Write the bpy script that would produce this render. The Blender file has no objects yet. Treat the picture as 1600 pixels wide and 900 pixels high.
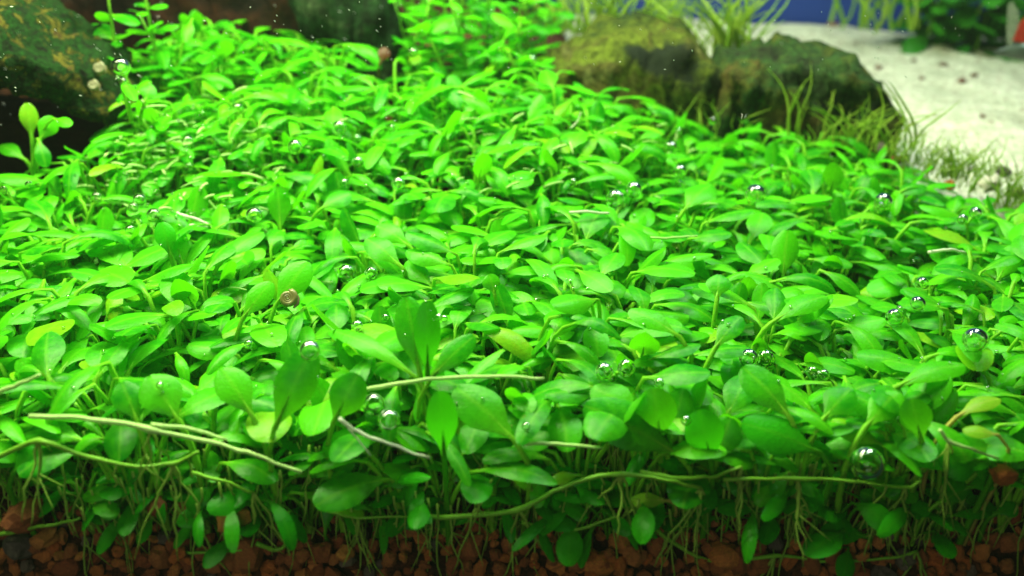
import bpy, math, random
import numpy as np
from mathutils import Vector, Matrix, noise

# ------------------------------------------------------------------ camera, world, lamps, exposure
sc = bpy.context.scene
sc.unit_settings.system = 'METRIC'
sc.unit_settings.scale_length = 0.01          # one unit is one centimetre: a planted tank seen from close by
CAM = Vector((0, -8.2, 7.6)); PITCH = math.radians(27); FPX = 1385.0
cam_d = bpy.data.cameras.new("camera"); cam = bpy.data.objects.new("camera", cam_d)
sc.collection.objects.link(cam); sc.camera = cam
cam.location = CAM; cam.rotation_euler = (math.pi / 2 - PITCH, 0, 0)
cam_d.sensor_width = 36; cam_d.lens = 36 * FPX / 1600
cam_d.clip_start = 0.1; cam_d.clip_end = 400
cam_d.dof.use_dof = True; cam_d.dof.focus_distance = 12.8
cam_d.dof.aperture_fstop = cam_d.lens * 0.001 / 0.17
w = bpy.data.worlds.new("World"); sc.world = w; w.use_nodes = True
w.node_tree.nodes['Background'].inputs[0].default_value = (0.14, 0.5, 0.2, 1)
w.node_tree.nodes['Background'].inputs[1].default_value = 0.035
def lamp(name, loc, target, sx, sy, power, col):
    d = bpy.data.lights.new(name, 'AREA'); d.shape = 'RECTANGLE'; d.size = sx; d.size_y = sy
    d.energy = power; d.color = col
    o = bpy.data.objects.new(name, d); sc.collection.objects.link(o); o.location = loc
    o.rotation_euler = (Vector(target) - Vector(loc)).to_track_quat('-Z', 'Y').to_euler()
lamp("tank_lamp", (-6.5, 9.5, 17), (-4.2, 6.5, 0), 20, 5, 10000, (0.95, 1.0, 0.60))
lamp("tank_lamp", (10, 15.5, 24), (11, 14.5, 0), 22, 5, 5600, (0.84, 1.0, 0.84))
lamp("front_fill", (-5, -15, 9), (0, 0.5, 0), 10, 6, 430, (1.0, 0.9, 0.75))  # weak warm fill lamp, added in front to brighten the gravel strip
sc.view_settings.view_transform = 'Standard'; sc.view_settings.look = 'None'
sc.view_settings.exposure = 0.24; sc.view_settings.gamma = 1
cy = sc.cycles
cy.max_bounces = 8; cy.diffuse_bounces = 4; cy.glossy_bounces = 3; cy.transmission_bounces = 6; cy.transparent_max_bounces = 6
cy.use_denoising = True; cy.sample_clamp_indirect = 6

# ------------------------------------------------------------------ helpers
R = random.Random(11)
col = sc.collection
cF = Vector((0, math.cos(PITCH), -math.sin(PITCH))); cR = Vector((1, 0, 0)); cU = Vector((0, math.sin(PITCH), math.cos(PITCH)))
def ray(px, py): return cF + cR * ((px - 800) / FPX) + cU * ((450 - py) / FPX)
def at_y(px, py, Y): d = ray(px, py); return CAM + d * ((Y - CAM.y) / d.y)
def at_z(px, py, Z): d = ray(px, py); return CAM + d * ((Z - CAM.z) / d.z)
def proj(p):
    v = Vector(p) - CAM; d = v.dot(cF)
    return 800 + FPX * v.dot(cR) / d, 450 - FPX * v.dot(cU) / d, d
def sstep(a, b, x):
    t = min(1, max(0, (x - a) / (b - a))); return t * t * (3 - 2 * t)
def fbm(p, s=1.0, o=4): return noise.fractal(Vector(p) * s, 1.0, 2.0, o)

def mesh(name, v, f, mat=None, uv=None, smooth=True):
    me = bpy.data.meshes.new(name); me.from_pydata([tuple(a) for a in v], [], f)
    if uv is not None:
        ul = me.uv_layers.new(name="UVMap"); idx = np.zeros(len(me.loops), dtype=np.int32)
        me.loops.foreach_get('vertex_index', idx); ul.data.foreach_set('uv', np.asarray(uv, dtype=np.float32)[idx].ravel())
    me.polygons.foreach_set('use_smooth', [smooth] * len(me.polygons))
    if mat: me.materials.append(mat)
    me.update(); return me
def link(name, data, parent=None, **props):
    o = bpy.data.objects.new(name, data); col.objects.link(o)
    if parent: o.parent = parent
    for k, v in props.items(): o[k] = v
    return o
def thing(name, label, cat, loc=(0, 0, 0), rz=0, group=None, data=None):
    o = link(name, data, label=label, category=cat); o.location = loc; o.rotation_euler = (0, 0, rz)
    if group: o['group'] = group
    return o
def tube(pts, rad, n=5, close=True):
    """tube round a polyline; rad is a number or a list"""
    pts = [Vector(p) for p in pts]; m = len(pts); v = []; f = []
    if not hasattr(rad, '__len__'): rad = [rad] * m
    t0 = (pts[1] - pts[0]).normalized(); a = t0.orthogonal().normalized()
    for i, p in enumerate(pts):
        t = (pts[min(i + 1, m - 1)] - pts[max(i - 1, 0)]).normalized()
        a = (a - t * a.dot(t)).normalized(); b = t.cross(a)
        for k in range(n):
            an = 2 * math.pi * k / n; v.append(p + (a * math.cos(an) + b * math.sin(an)) * rad[i])
    for i in range(m - 1):
        for k in range(n):
            k2 = (k + 1) % n; f.append((i * n + k, i * n + k2, (i + 1) * n + k2, (i + 1) * n + k))
    if close: f.append(tuple(range(n - 1, -1, -1))); f.append(tuple((m - 1) * n + k for k in range(n)))
    return v, f
def cat_rom(pts, per=6):
    pts = [Vector(p) for p in pts]; q = [pts[0] * 2 - pts[1]] + pts + [pts[-1] * 2 - pts[-2]]; out = []
    for i in range(1, len(q) - 2):
        for k in range(per):
            t = k / per; a, b, c, d = q[i - 1], q[i], q[i + 1], q[i + 2]
            out.append(0.5 * ((2 * b) + (c - a) * t + (2 * a - 5 * b + 4 * c - d) * t * t + (3 * b - a - 3 * c + d) * t ** 3))
    out.append(pts[-1]); return out
class Bag:
    def __init__(s): s.v = []; s.f = []; s.uv = []
    def add(s, v, f, uv=None):
        n = len(s.v); s.v += list(v); s.f += [tuple(i + n for i in q) for q in f]
        s.uv += list(uv) if uv is not None else [(0.5, 0.3)] * len(v)

# ------------------------------------------------------------------ materials
def new_mat(name):
    m = bpy.data.materials.new(name); m.use_nodes = True; nt = m.node_tree; nt.nodes.clear()
    out = nt.nodes.new('ShaderNodeOutputMaterial'); return m, nt, out
def N(nt, typ, **kw):
    n = nt.nodes.new('ShaderNode' + typ)
    for k, v in kw.items():
        if k in ('operation', 'blend_type', 'data_type', 'noise_dimensions', 'feature'): setattr(n, k, v)
        else: n.inputs[k].default_value = v
    return n
def ramp(nt, stops, fac=None):
    n = nt.nodes.new('ShaderNodeValToRGB'); e = n.color_ramp.elements
    while len(e) < len(stops): e.new(0.5)
    for i, (p, c) in enumerate(stops): e[i].position = p; e[i].color = (*c, 1)
    if fac is not None: nt.links.new(fac, n.inputs[0])
    return n
def mixc(nt, a, b, fac, blend='MIX'):
    n = nt.nodes.new('ShaderNodeMix'); n.data_type = 'RGBA'; n.blend_type = blend
    for sock, val in ((n.inputs[0], fac), (n.inputs[6], a), (n.inputs[7], b)):
        if isinstance(val, (int, float)): sock.default_value = val
        elif isinstance(val, tuple): sock.default_value = (*val, 1)
        else: nt.links.new(val, sock)
    return n.outputs[2]

def leaf_mat(name, body, alt, young, transl, rough=0.34, tr_w=0.40):
    m, nt, out = new_mat(name); L = nt.links.new
    oi = nt.nodes.new('ShaderNodeObjectInfo'); ge = nt.nodes.new('ShaderNodeNewGeometry')
    add = N(nt, 'Math', operation='ADD'); L(oi.outputs['Random'], add.inputs[0]); L(ge.outputs['Random Per Island'], add.inputs[1])
    fr = N(nt, 'Math', operation='FRACT'); L(add.outputs[0], fr.inputs[0])
    base = mixc(nt, body, alt, ramp(nt, [(0.1, (0, 0, 0)), (0.9, (1, 1, 1))], fr.outputs[0]).outputs[0])
    if name == 'leaf_green':
        base = mixc(nt, base, (0.26, 0.50, 0.012), ramp(nt, [(0.93, (0, 0, 0)), (0.985, (0.9, 0.9, 0.9))], fr.outputs[0]).outputs[0])
    uv = nt.nodes.new('ShaderNodeUVMap'); sp = nt.nodes.new('ShaderNodeSeparateXYZ'); L(uv.outputs[0], sp.inputs[0])
    tc = nt.nodes.new('ShaderNodeTexCoord')
    # cells and blotches in the tissue
    n1 = N(nt, 'TexNoise', Scale=9.0, Detail=3.0); L(tc.outputs['Object'], n1.inputs['Vector'])
    n2 = N(nt, 'TexVoronoi', Scale=42.0); L(tc.outputs['Object'], n2.inputs['Vector'])
    base = mixc(nt, base, alt, ramp(nt, [(0.36, (0, 0, 0)), (0.74, (0.6, 0.6, 0.6))], n1.outputs['Fac']).outputs[0])
    v_r = ramp(nt, [(0.0, (1, 1, 1)), (0.46, (0.9, 0.9, 0.9)), (0.62, (0.18, 0.18, 0.18)), (0.78, (0, 0, 0))], sp.outputs['Y'])
    base = mixc(nt, base, young, v_r.outputs[0])
    # midrib: a paler line
    ab = N(nt, 'Math', operation='SUBTRACT'); L(sp.outputs['X'], ab.inputs[0]); ab.inputs[1].default_value = 0.5
    ab2 = N(nt, 'Math', operation='ABSOLUTE'); L(ab.outputs[0], ab2.inputs[0])
    rib = ramp(nt, [(0.0, (0.32, 0.32, 0.32)), (0.09, (0, 0, 0))], ab2.outputs[0])
    base = mixc(nt, base, young, rib.outputs[0])
    spk = ramp(nt, [(0.0, (0.62, 0.62, 0.62)), (0.5, (1.15, 1.15, 1.15))], n2.outputs['Distance'])
    base = mixc(nt, base, spk.outputs[0], 0.7, 'MULTIPLY')
    gp = N(nt, 'VectorMath', operation='ADD'); L(tc.outputs['Object'], gp.inputs[0]); L(oi.outputs['Location'], gp.inputs[1])
    n4 = N(nt, 'TexNoise', Scale=5.5, Detail=5.0, Roughness=0.7); L(gp.outputs[0], n4.inputs['Vector'])
    base = mixc(nt, base, (0.10, 0.11, 0.01), ramp(nt, [(0.66, (0, 0, 0)), (0.72, (0.8, 0.8, 0.8))], n4.outputs['Fac']).outputs[0])
    p = N(nt, 'BsdfPrincipled', Roughness=rough); L(base, p.inputs['Base Color'])
    p.inputs['IOR'].default_value = 1.38; p.inputs['Specular IOR Level'].default_value = 0.32
    t = N(nt, 'BsdfTranslucent'); tc2 = mixc(nt, transl, young, v_r.outputs[0]); L(tc2, t.inputs['Color'])
    bp = N(nt, 'Bump', Strength=0.5, Distance=0.012)
    n3 = N(nt, 'TexNoise', Scale=26.0, Detail=4.0); L(tc.outputs['Object'], n3.inputs['Vector']); L(n3.outputs['Fac'], bp.inputs['Height'])
    L(bp.outputs[0], p.inputs['Normal'])
    mx = N(nt, 'MixShader', Fac=tr_w); L(p.outputs[0], mx.inputs[1]); L(t.outputs[0], mx.inputs[2]); L(mx.outputs[0], out.inputs[0])
    return m
M_leaf = leaf_mat('leaf_green', (0.008, 0.22, 0.005), (0.085, 0.56, 0.004), (0.24, 0.68, 0.03), (0.12, 0.72, 0.003), rough=0.33)
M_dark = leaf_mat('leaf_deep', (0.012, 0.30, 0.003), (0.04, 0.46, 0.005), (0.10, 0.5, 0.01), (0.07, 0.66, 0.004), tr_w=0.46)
M_yel = leaf_mat('leaf_yellowed', (0.16, 0.46, 0.015), (0.24, 0.52, 0.02), (0.5, 0.5, 0.1), (0.45, 0.6, 0.03))
M_red = leaf_mat('leaf_dying', (0.10, 0.035, 0.012), (0.14, 0.07, 0.02), (0.12, 0.10, 0.03), (0.14, 0.04, 0.015))
M_hair = leaf_mat('hairgrass', (0.17, 0.40, 0.025), (0.36, 0.54, 0.06), (0.2, 0.4, 0.03), (0.45, 0.68, 0.07))
M_back = leaf_mat('leaf_far', (0.02, 0.16, 0.02), (0.05, 0.30, 0.02), (0.06, 0.25, 0.02), (0.06, 0.35, 0.02))
M_stem = leaf_mat('runner_green', (0.14, 0.48, 0.02), (0.24, 0.58, 0.04), (0.22, 0.56, 0.04), (0.2, 0.5, 0.05), tr_w=0.2)
M_pale = leaf_mat('runner_pale', (0.44, 0.74, 0.22), (0.60, 0.82, 0.36), (0.5, 0.78, 0.26), (0.5, 0.6, 0.25), tr_w=0.25)
M_white = leaf_mat('runner_bleached', (0.76, 0.86, 0.66), (0.80, 0.88, 0.70), (0.7, 0.8, 0.6), (0.6, 0.7, 0.5), tr_w=0.3)
M_root = leaf_mat('root_thread', (0.22, 0.50, 0.03), (0.42, 0.62, 0.10), (0.34, 0.6, 0.08), (0.3, 0.6, 0.05), tr_w=0.35)

def rock_mat(name, cols, scale, bump=0.5, rough=0.85, dist=0.12, scale2=6.0, patches=(), pcol=(0.006, 0.012, 0.006)):
    """cols: colours from low to high noise value"""
    m, nt, out = new_mat(name); L = nt.links.new
    tc = nt.nodes.new('ShaderNodeTexCoord')
    n1 = N(nt, 'TexNoise', Scale=scale, Detail=8.0, Roughness=0.62, Distortion=0.6); L(tc.outputs['Object'], n1.inputs['Vector'])
    st = [(0.33 + 0.34 * i / (len(cols) - 1), c) for i, c in enumerate(cols)]
    c = ramp(nt, st, n1.outputs['Fac']).outputs[0]
    n2 = N(nt, 'TexNoise', Scale=scale2 * scale, Detail=6.0, Roughness=0.7); L(tc.outputs['Object'], n2.inputs['Vector'])
    c = mixc(nt, c, ramp(nt, [(0.36, (0.22, 0.22, 0.22)), (0.66, (1.7, 1.7, 1.7))], n2.outputs['Fac']).outputs[0], 0.85, 'MULTIPLY')
    for (pc, pr_) in patches:        # dark growth with a ragged edge of its own
        vs = N(nt, 'VectorMath', operation='DISTANCE'); L(tc.outputs['Object'], vs.inputs[0]); vs.inputs[1].default_value = pc
        wob = N(nt, 'Math', operation='MULTIPLY_ADD'); L(n1.outputs['Fac'], wob.inputs[0]); wob.inputs[1].default_value = 2.2 * pr_; L(vs.outputs['Value'], wob.inputs[2])
        c = mixc(nt, pcol, c, ramp(nt, [(0.0, (0.05, 0.05, 0.05)), (1.0, (1, 1, 1))], (lambda d: (L(wob.outputs[0], d.inputs[0]), d.outputs[0])[1])(N(nt, 'MapRange', **{'From Min': 1.9 * pr_, 'From Max': 2.2 * pr_}))).outputs[0])
    p = N(nt, 'BsdfPrincipled', Roughness=rough); L(c, p.inputs['Base Color']); p.inputs['Specular IOR Level'].default_value = 0.15
    bp = N(nt, 'Bump', Strength=bump, Distance=dist); L(n2.outputs['Fac'], bp.inputs['Height']); L(bp.outputs[0], p.inputs['Normal'])
    L(p.outputs[0], out.inputs[0]); return m
M_mossL = rock_mat('moss_dark', [(0.006, 0.008, 0.004), (0.006, 0.024, 0.004), (0.008, 0.055, 0.005), (0.006, 0.028, 0.004), (0.13, 0.12, 0.012), (0.06, 0.04, 0.015)], 2.6, 1.0, scale2=5)
M_mossR = rock_mat('moss_olive', [(0.012, 0.016, 0.006), (0.02, 0.04, 0.008), (0.050, 0.075, 0.006), (0.085, 0.12, 0.010), (0.06, 0.06, 0.010), (0.15, 0.17, 0.05)], 0.5, 0.9, scale2=8)
M_mossB = rock_mat('moss_blackish', [(0.008, 0.01, 0.006), (0.02, 0.035, 0.01), (0.02, 0.06, 0.012), (0.05, 0.07, 0.010), (0.07, 0.06, 0.012)], 0.8, 0.9, scale2=7)
M_wood = rock_mat('wet_driftwood', [(0.003, 0.002, 0.001), (0.008, 0.004, 0.003), (0.030, 0.009, 0.004), (0.012, 0.008, 0.004), (0.01, 0.02, 0.004)], 0.5, 0.6, 0.6)
M_soil = rock_mat('gravel_ground', [(0.02, 0.008, 0.004), (0.07, 0.025, 0.012), (0.16, 0.06, 0.02)], 3.5, 0.8)
M_fines = rock_mat('gravel_fines', [(0.02, 0.01, 0.006), (0.10, 0.035, 0.012), (0.25, 0.09, 0.03)], 3.0, 0.8)
def pebble_mat(name, a, b):
    m, nt, out = new_mat(name); L = nt.links.new
    oi = nt.nodes.new('ShaderNodeObjectInfo'); tc = nt.nodes.new('ShaderNodeTexCoord'); ge = nt.nodes.new('ShaderNodeNewGeometry')
    add = N(nt, 'Math', operation='ADD'); L(oi.outputs['Random'], add.inputs[0]); L(ge.outputs['Random Per Island'], add.inputs[1])
    fr = N(nt, 'Math', operation='FRACT'); L(add.outputs[0], fr.inputs[0])
    c = mixc(nt, a, b, fr.outputs[0])
    n = N(nt, 'TexNoise', Scale=9.0, Detail=6.0, Roughness=0.7); L(tc.outputs['Object'], n.inputs['Vector'])
    c = mixc(nt, c, ramp(nt, [(0.3, (0.35, 0.3, 0.28)), (0.65, (1.3, 1.3, 1.3))], n.outputs['Fac']).outputs[0], 0.9, 'MULTIPLY')
    p = N(nt, 'BsdfPrincipled', Roughness=0.7); L(c, p.inputs['Base Color'])
    bp = N(nt, 'Bump', Strength=0.8, Distance=0.03); L(n.outputs['Fac'], bp.inputs['Height']); L(bp.outputs[0], p.inputs['Normal'])
    L(p.outputs[0], out.inputs[0]); return m
M_peb = [pebble_mat('clay_orange', (0.50, 0.13, 0.018), (0.60, 0.24, 0.05)), pebble_mat('clay_brown', (0.28, 0.07, 0.014), (0.42, 0.15, 0.035)),
         pebble_mat('stone_grey', (0.10, 0.09, 0.07), (0.20, 0.16, 0.11)), pebble_mat('stone_white', (0.6, 0.62, 0.55), (0.75, 0.72, 0.62)),
         pebble_mat('snail_brown', (0.10, 0.06, 0.05), (0.22, 0.12, 0.08))]
def sand_mat():
    m, nt, out = new_mat('white_sand'); L = nt.links.new; tc = nt.nodes.new('ShaderNodeTexCoord')
    v = N(nt, 'TexVoronoi', Scale=9.0); L(tc.outputs['Object'], v.inputs['Vector'])
    n = N(nt, 'TexNoise', Scale=1.3, Detail=7.0, Roughness=0.7); L(tc.outputs['Object'], n.inputs['Vector'])
    c = ramp(nt, [(0.0, (0.80, 0.80, 0.66)), (0.25, (0.58, 0.62, 0.48)), (0.6, (0.84, 0.86, 0.72)), (0.90, (0.34, 0.28, 0.2)), (1.0, (0.9, 0.9, 0.84))], v.outputs['Color']).outputs[0]
    c = mixc(nt, c, ramp(nt, [(0.35, (0.62, 0.66, 0.58)), (0.65, (1, 1, 1))], n.outputs['Fac']).outputs[0], 1.0, 'MULTIPLY')
    p = N(nt, 'BsdfPrincipled', Roughness=0.8); L(c, p.inputs['Base Color'])
    bp = N(nt, 'Bump', Strength=0.7, Distance=0.08); L(v.outputs['Distance'], bp.inputs['Height']); L(bp.outputs[0], p.inputs['Normal'])
    L(p.outputs[0], out.inputs[0]); return m
M_sand = sand_mat()
def plain(name, c, rough=0.5, **kw):
    m, nt, out = new_mat(name); tc = nt.nodes.new('ShaderNodeTexCoord')
    n = N(nt, 'TexNoise', Scale=kw.pop('scale', 0.5), Detail=4.0); nt.links.new(tc.outputs['Object'], n.inputs['Vector'])
    cc = mixc(nt, c, ramp(nt, [(0.3, (0.7, 0.7, 0.7)), (0.7, (1.2, 1.2, 1.2))], n.outputs['Fac']).outputs[0], 0.8, 'MULTIPLY')
    p = N(nt, 'BsdfPrincipled', Roughness=rough, **kw); nt.links.new(cc, p.inputs['Base Color']); nt.links.new(p.outputs[0], out.inputs[0]); return m
M_blue = plain('blue_backing', (0.003, 0.028, 0.22), 0.6, scale=0.12)
M_shell = plain('snail_shell', (0.20, 0.20, 0.06), 0.3, scale=7.0)
M_shell2 = plain('snail_shell_pale', (0.22, 0.22, 0.12), 0.4, scale=6.0)
M_foot = plain('snail_foot', (0.25, 0.18, 0.10), 0.4, scale=5.0)
M_fishb = plain('fish_body', (0.07, 0.10, 0.08), 0.3, scale=3.0)
M_fishs = plain('fish_sheen', (0.45, 0.62, 0.75), 0.2, scale=3.0)
M_fishr = plain('fish_red', (0.55, 0.04, 0.02), 0.4, scale=3.0)
M_fine = plain('fin_clear', (0.5, 0.6, 0.45), 0.4, scale=2.0, Alpha=0.4)
M_eye = plain('fish_eye', (0.01, 0.01, 0.01), 0.1)
M_speck = plain('particle', (0.8, 0.85, 0.8), 0.5)
m, nt, out = new_mat('air_bubble'); g = N(nt, 'BsdfGlass', IOR=0.752, Roughness=0.0); nt.links.new(g.outputs[0], out.inputs[0]); M_bub = m

# ------------------------------------------------------------------ the setting
def gz(x, y):
    """height of the gravel under the plants"""
    wl = 1 - sstep(-0.5, 4.5, x)
    z = 1.9 * wl * sstep(4.5, 13.5, y) + 0.4 * wl * sstep(12, 16, y) - 0.42 * (1 - sstep(0.3, 1.6, y))
    z += 0.12 * math.sin(x * 0.9 + 1) * sstep(0.5, 2, y)
    z -= 0.15 * sstep(2, 7, x) * sstep(0.8, 3, y)
    z += 0.10 * sstep(-3, -5.5, x) * (1 - sstep(0.5, 1.5, y))
    return z
def sheet(xs, ys, fz):
    v = [(x, y, fz(x, y)) for y in ys for x in xs]; n = len(xs)
    return v, [(j * n + i, j * n + i + 1, (j + 1) * n + i + 1, (j + 1) * n + i) for j in range(len(ys) - 1) for i in range(n - 1)]
xs = [-20 + 0.5 * i for i in range(97)]
ys = [-0.02, 0.0] + [0.25 * i for i in range(1, 117)]
v, f = sheet(xs, ys, lambda x, y: (-1.6 if y < 0 else -0.10 - (0.5 * (1 - sstep(0, 0.5, y)) if y < 0.5 else 0)) + gz(x, y) + (0.06 * fbm((x, y, 0), 2.0) if y > 0 else 0))
ground = link('gravel_ground', mesh('gravel_ground', v, f, M_soil), kind='structure')
def sandz(x, y):
    d = x + 0.12 * (y - 10)
    far = 4.5 * sstep(14.5, 18, y); edge = sstep(1.2 - far, 3.6 - far, d)
    z = 0.35 + 0.060 * (y - 10) - 0.055 * max(0, x - 2) * sstep(12, 26, y) + 0.16 * fbm((x, y, 3), 0.35) + 0.05 * fbm((x, y, 9), 1.4)
    # the sand dips under the plants in front
    cut = sstep(8.6, 10.4, y + 0.30 * (x - 9) * 0.6 + 0.8 * fbm((x, y, 5), 0.6))
    return -0.6 + (z + 0.6) * edge * cut
xs2 = [-4.5 + 0.22 * i for i in range(152)]; ys2 = [8.2 + 0.22 * i for i in range(91)]
v, f = sheet(xs2, ys2, sandz)
link('sand', mesh('sand', v, f, M_sand), kind='structure')
v = [(-30, 28.2, -2), (34, 28.2, -2), (34, 28.2, 22), (-30, 28.2, 22), (-30, 28.6, -2), (34, 28.6, -2), (34, 28.6, 22), (-30, 28.6, 22)]
link('background_wall', mesh('background_wall', v, [(0, 1, 2, 3), (7, 6, 5, 4), (0, 4, 5, 1), (3, 2, 6, 7), (0, 3, 7, 4), (1, 5, 6, 2)], M_blue, smooth=False), kind='structure')

# ------------------------------------------------------------------ rocks and driftwood (lofts with a rough surface)
def loft_rock(name, label, cat, rows, mat, rough=0.25, fs=0.9, p=0.62, nx=70, na=44, seed=0, strata=0.0):
    """rows: (x, zbot, ztop, ycentre, depth)"""
    rows = sorted(rows); X = [r[0] for r in rows]; xs = [X[0] + (X[-1] - X[0]) * i / (nx - 1) for i in range(nx)]
    ip = [np.interp(xs, X, [r[k] for r in rows]) for k in range(1, 5)]
    cx = sum(xs) / nx; v = []
    base = Vector((cx, rows[len(rows) // 2][3], min(r[1] for r in rows)))
    for i, x in enumerate(xs):
        zb, zt, yc, dp = (a[i] for a in ip)
        e = min(1, min(i, nx - 1 - i) / 5.0); sc_ = math.sin(e * math.pi / 2) ** 0.6 if e > 0 else 0.02
        zm = (zb + zt) / 2; hz = (zt - zb) / 2 * sc_; hy = dp / 2 * sc_
        for k in range(na):
            a = 2 * math.pi * k / na; c, s = math.cos(a), math.sin(a)
            q = Vector((x, yc + hy * math.copysign(abs(c) ** p, c), zm + hz * math.copysign(abs(s) ** p, s)))
            d = Vector((0, c, s)); nn = Vector((q.x + seed, q.y, q.z))
            amt = rough * (fbm(nn, fs, 5) + 0.35 * (1 - abs(fbm(nn + Vector((7, 3, 1)), fs * 2.2, 3)) * 2))
            if strata: amt += strata * math.sin(q.z * 5 + 2 * fbm(nn, 0.4)) * 0.3
            q += d * amt + Vector((1, 0, 0)) * rough * 0.6 * fbm(nn + Vector((0, 9, 2)), fs, 4)
            v.append(q - base)
    f = [(i * na + k, i * na + (k + 1) % na, (i + 1) * na + (k + 1) % na, (i + 1) * na + k) for i in range(nx - 1) for k in range(na)]
    f += [tuple(range(na)), tuple((nx - 1) * na + k for k in range(na - 1, -1, -1))]
    return thing(name, label, cat, base, 0, None, mesh(name, v, f, mat))
def row(px, pyt, pyb, Y, depth):
    a = at_y(px, pyt, Y + depth * 0.42); b = at_y(px, pyb, Y); return (a.x, b.z, a.z, Y + depth * 0.3, depth)
M_mossA = M_mossR
rockA = loft_rock('mossy_rock', 'long olive mossy rock with black crown patch, left of the two on the sand', 'rock',
    [row(800, 120, 300, 13.6, 2.4), row(850, 92, 300, 13.6, 3), row(905, 66, 300, 13.4, 3.6), row(950, 42, 300, 13.4, 4), row(1010, 36, 300, 13.2, 4.2), row(1060, 42, 300, 13.2, 4),
     row(1085, 66, 300, 13.1, 3.6), row(1108, 98, 300, 13.0, 3.2), row(1150, 120, 300, 13.0, 2.4)], M_mossR, 0.26, 1.4, p=0.45, seed=3, strata=0.12)
loc0 = rockA.location
rockA.data.materials[0] = rock_mat('moss_olive_patched', [(0.012, 0.016, 0.006), (0.02, 0.04, 0.008), (0.050, 0.075, 0.006), (0.085, 0.12, 0.010), (0.06, 0.06, 0.010), (0.15, 0.17, 0.05)], 0.6, 0.9, scale2=8,
    patches=[(tuple(at_y(1045, 66, 12.3) - loc0), 1.0), (tuple(at_y(965, 74, 12.0) - loc0), 0.35)])
rockB = loft_rock('mossy_rock', 'dark jagged mossy rock with flat top, right of the two on the sand', 'rock',
    [row(1095, 130, 320, 12.6, 2.2), row(1130, 92, 320, 12.6, 2.8), row(1180, 80, 320, 12.6, 3.2), row(1215, 76, 320, 12.5, 3.2), row(1300, 82, 320, 12.4, 3.2), row(1326, 104, 320, 12.2, 3),
     row(1358, 112, 320, 12.1, 2.8), row(1372, 150, 320, 12.0, 2.4), row(1392, 205, 320, 11.8, 1.8)], M_mossB, 0.30, 1.7, p=0.36, seed=17, strata=0.12)
rockL = loft_rock('mossy_boulder', 'big dark green moss-covered boulder with yellow patches at the left', 'rock',
    [row(-330, -60, 240, 8.4, 5), row(-150, -50, 190, 8.6, 5), row(0, -20, 128, 8.8, 4.6), row(80, 22, 140, 9.0, 3.6), row(130, 56, 162, 9.2, 3.2), row(170, 84, 184, 9.3, 2.6), row(196, 120, 196, 9.4, 2.0), row(212, 150, 202, 9.5, 1.2)],
    M_mossL, 0.30, 1.5, seed=31, strata=0.1)
loft_rock('driftwood_block', 'dark reddish driftwood in the shade under the mossy boulder', 'driftwood',
    [row(-330, 150, 420, 9.6, 4), row(-80, 150, 350, 9.8, 3.4), row(60, 165, 320, 10.0, 3), row(150, 180, 300, 10.4, 2.4), row(215, 200, 300, 10.8, 1.6)], M_wood, 0.22, 1.0, seed=41)
loft_rock('driftwood_log', 'dark reddish brown driftwood lying behind the back leaves', 'driftwood',
    [row(40, -90, 150, 15.4, 3), row(160, -80, 120, 15.4, 3.2), row(300, -75, 90, 15.2, 3.4), row(420, -80, 90, 15.0, 3.4), row(520, -90, 120, 15.0, 2.6)], M_wood, 0.3, 0.7, seed=53, strata=0.15)
loft_rock('mossy_stone', 'dark green slanting stone behind the carpet beside the driftwood', 'rock',
    [row(455, -90, 40, 13.8, 1.6), row(500, -90, 100, 13.8, 2.4), row(560, -80, 150, 13.7, 2.8), row(600, -50, 160, 13.6, 2.6), row(625, 20, 160, 13.6, 1.8), row(640, 80, 160, 13.5, 1.2)],
    rock_mat('moss_deep', [(0.004, 0.010, 0.004), (0.005, 0.024, 0.005), (0.008, 0.036, 0.008), (0.05, 0.08, 0.035)], 0.8, 0.7), 0.28, 0.9, seed=67)

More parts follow.
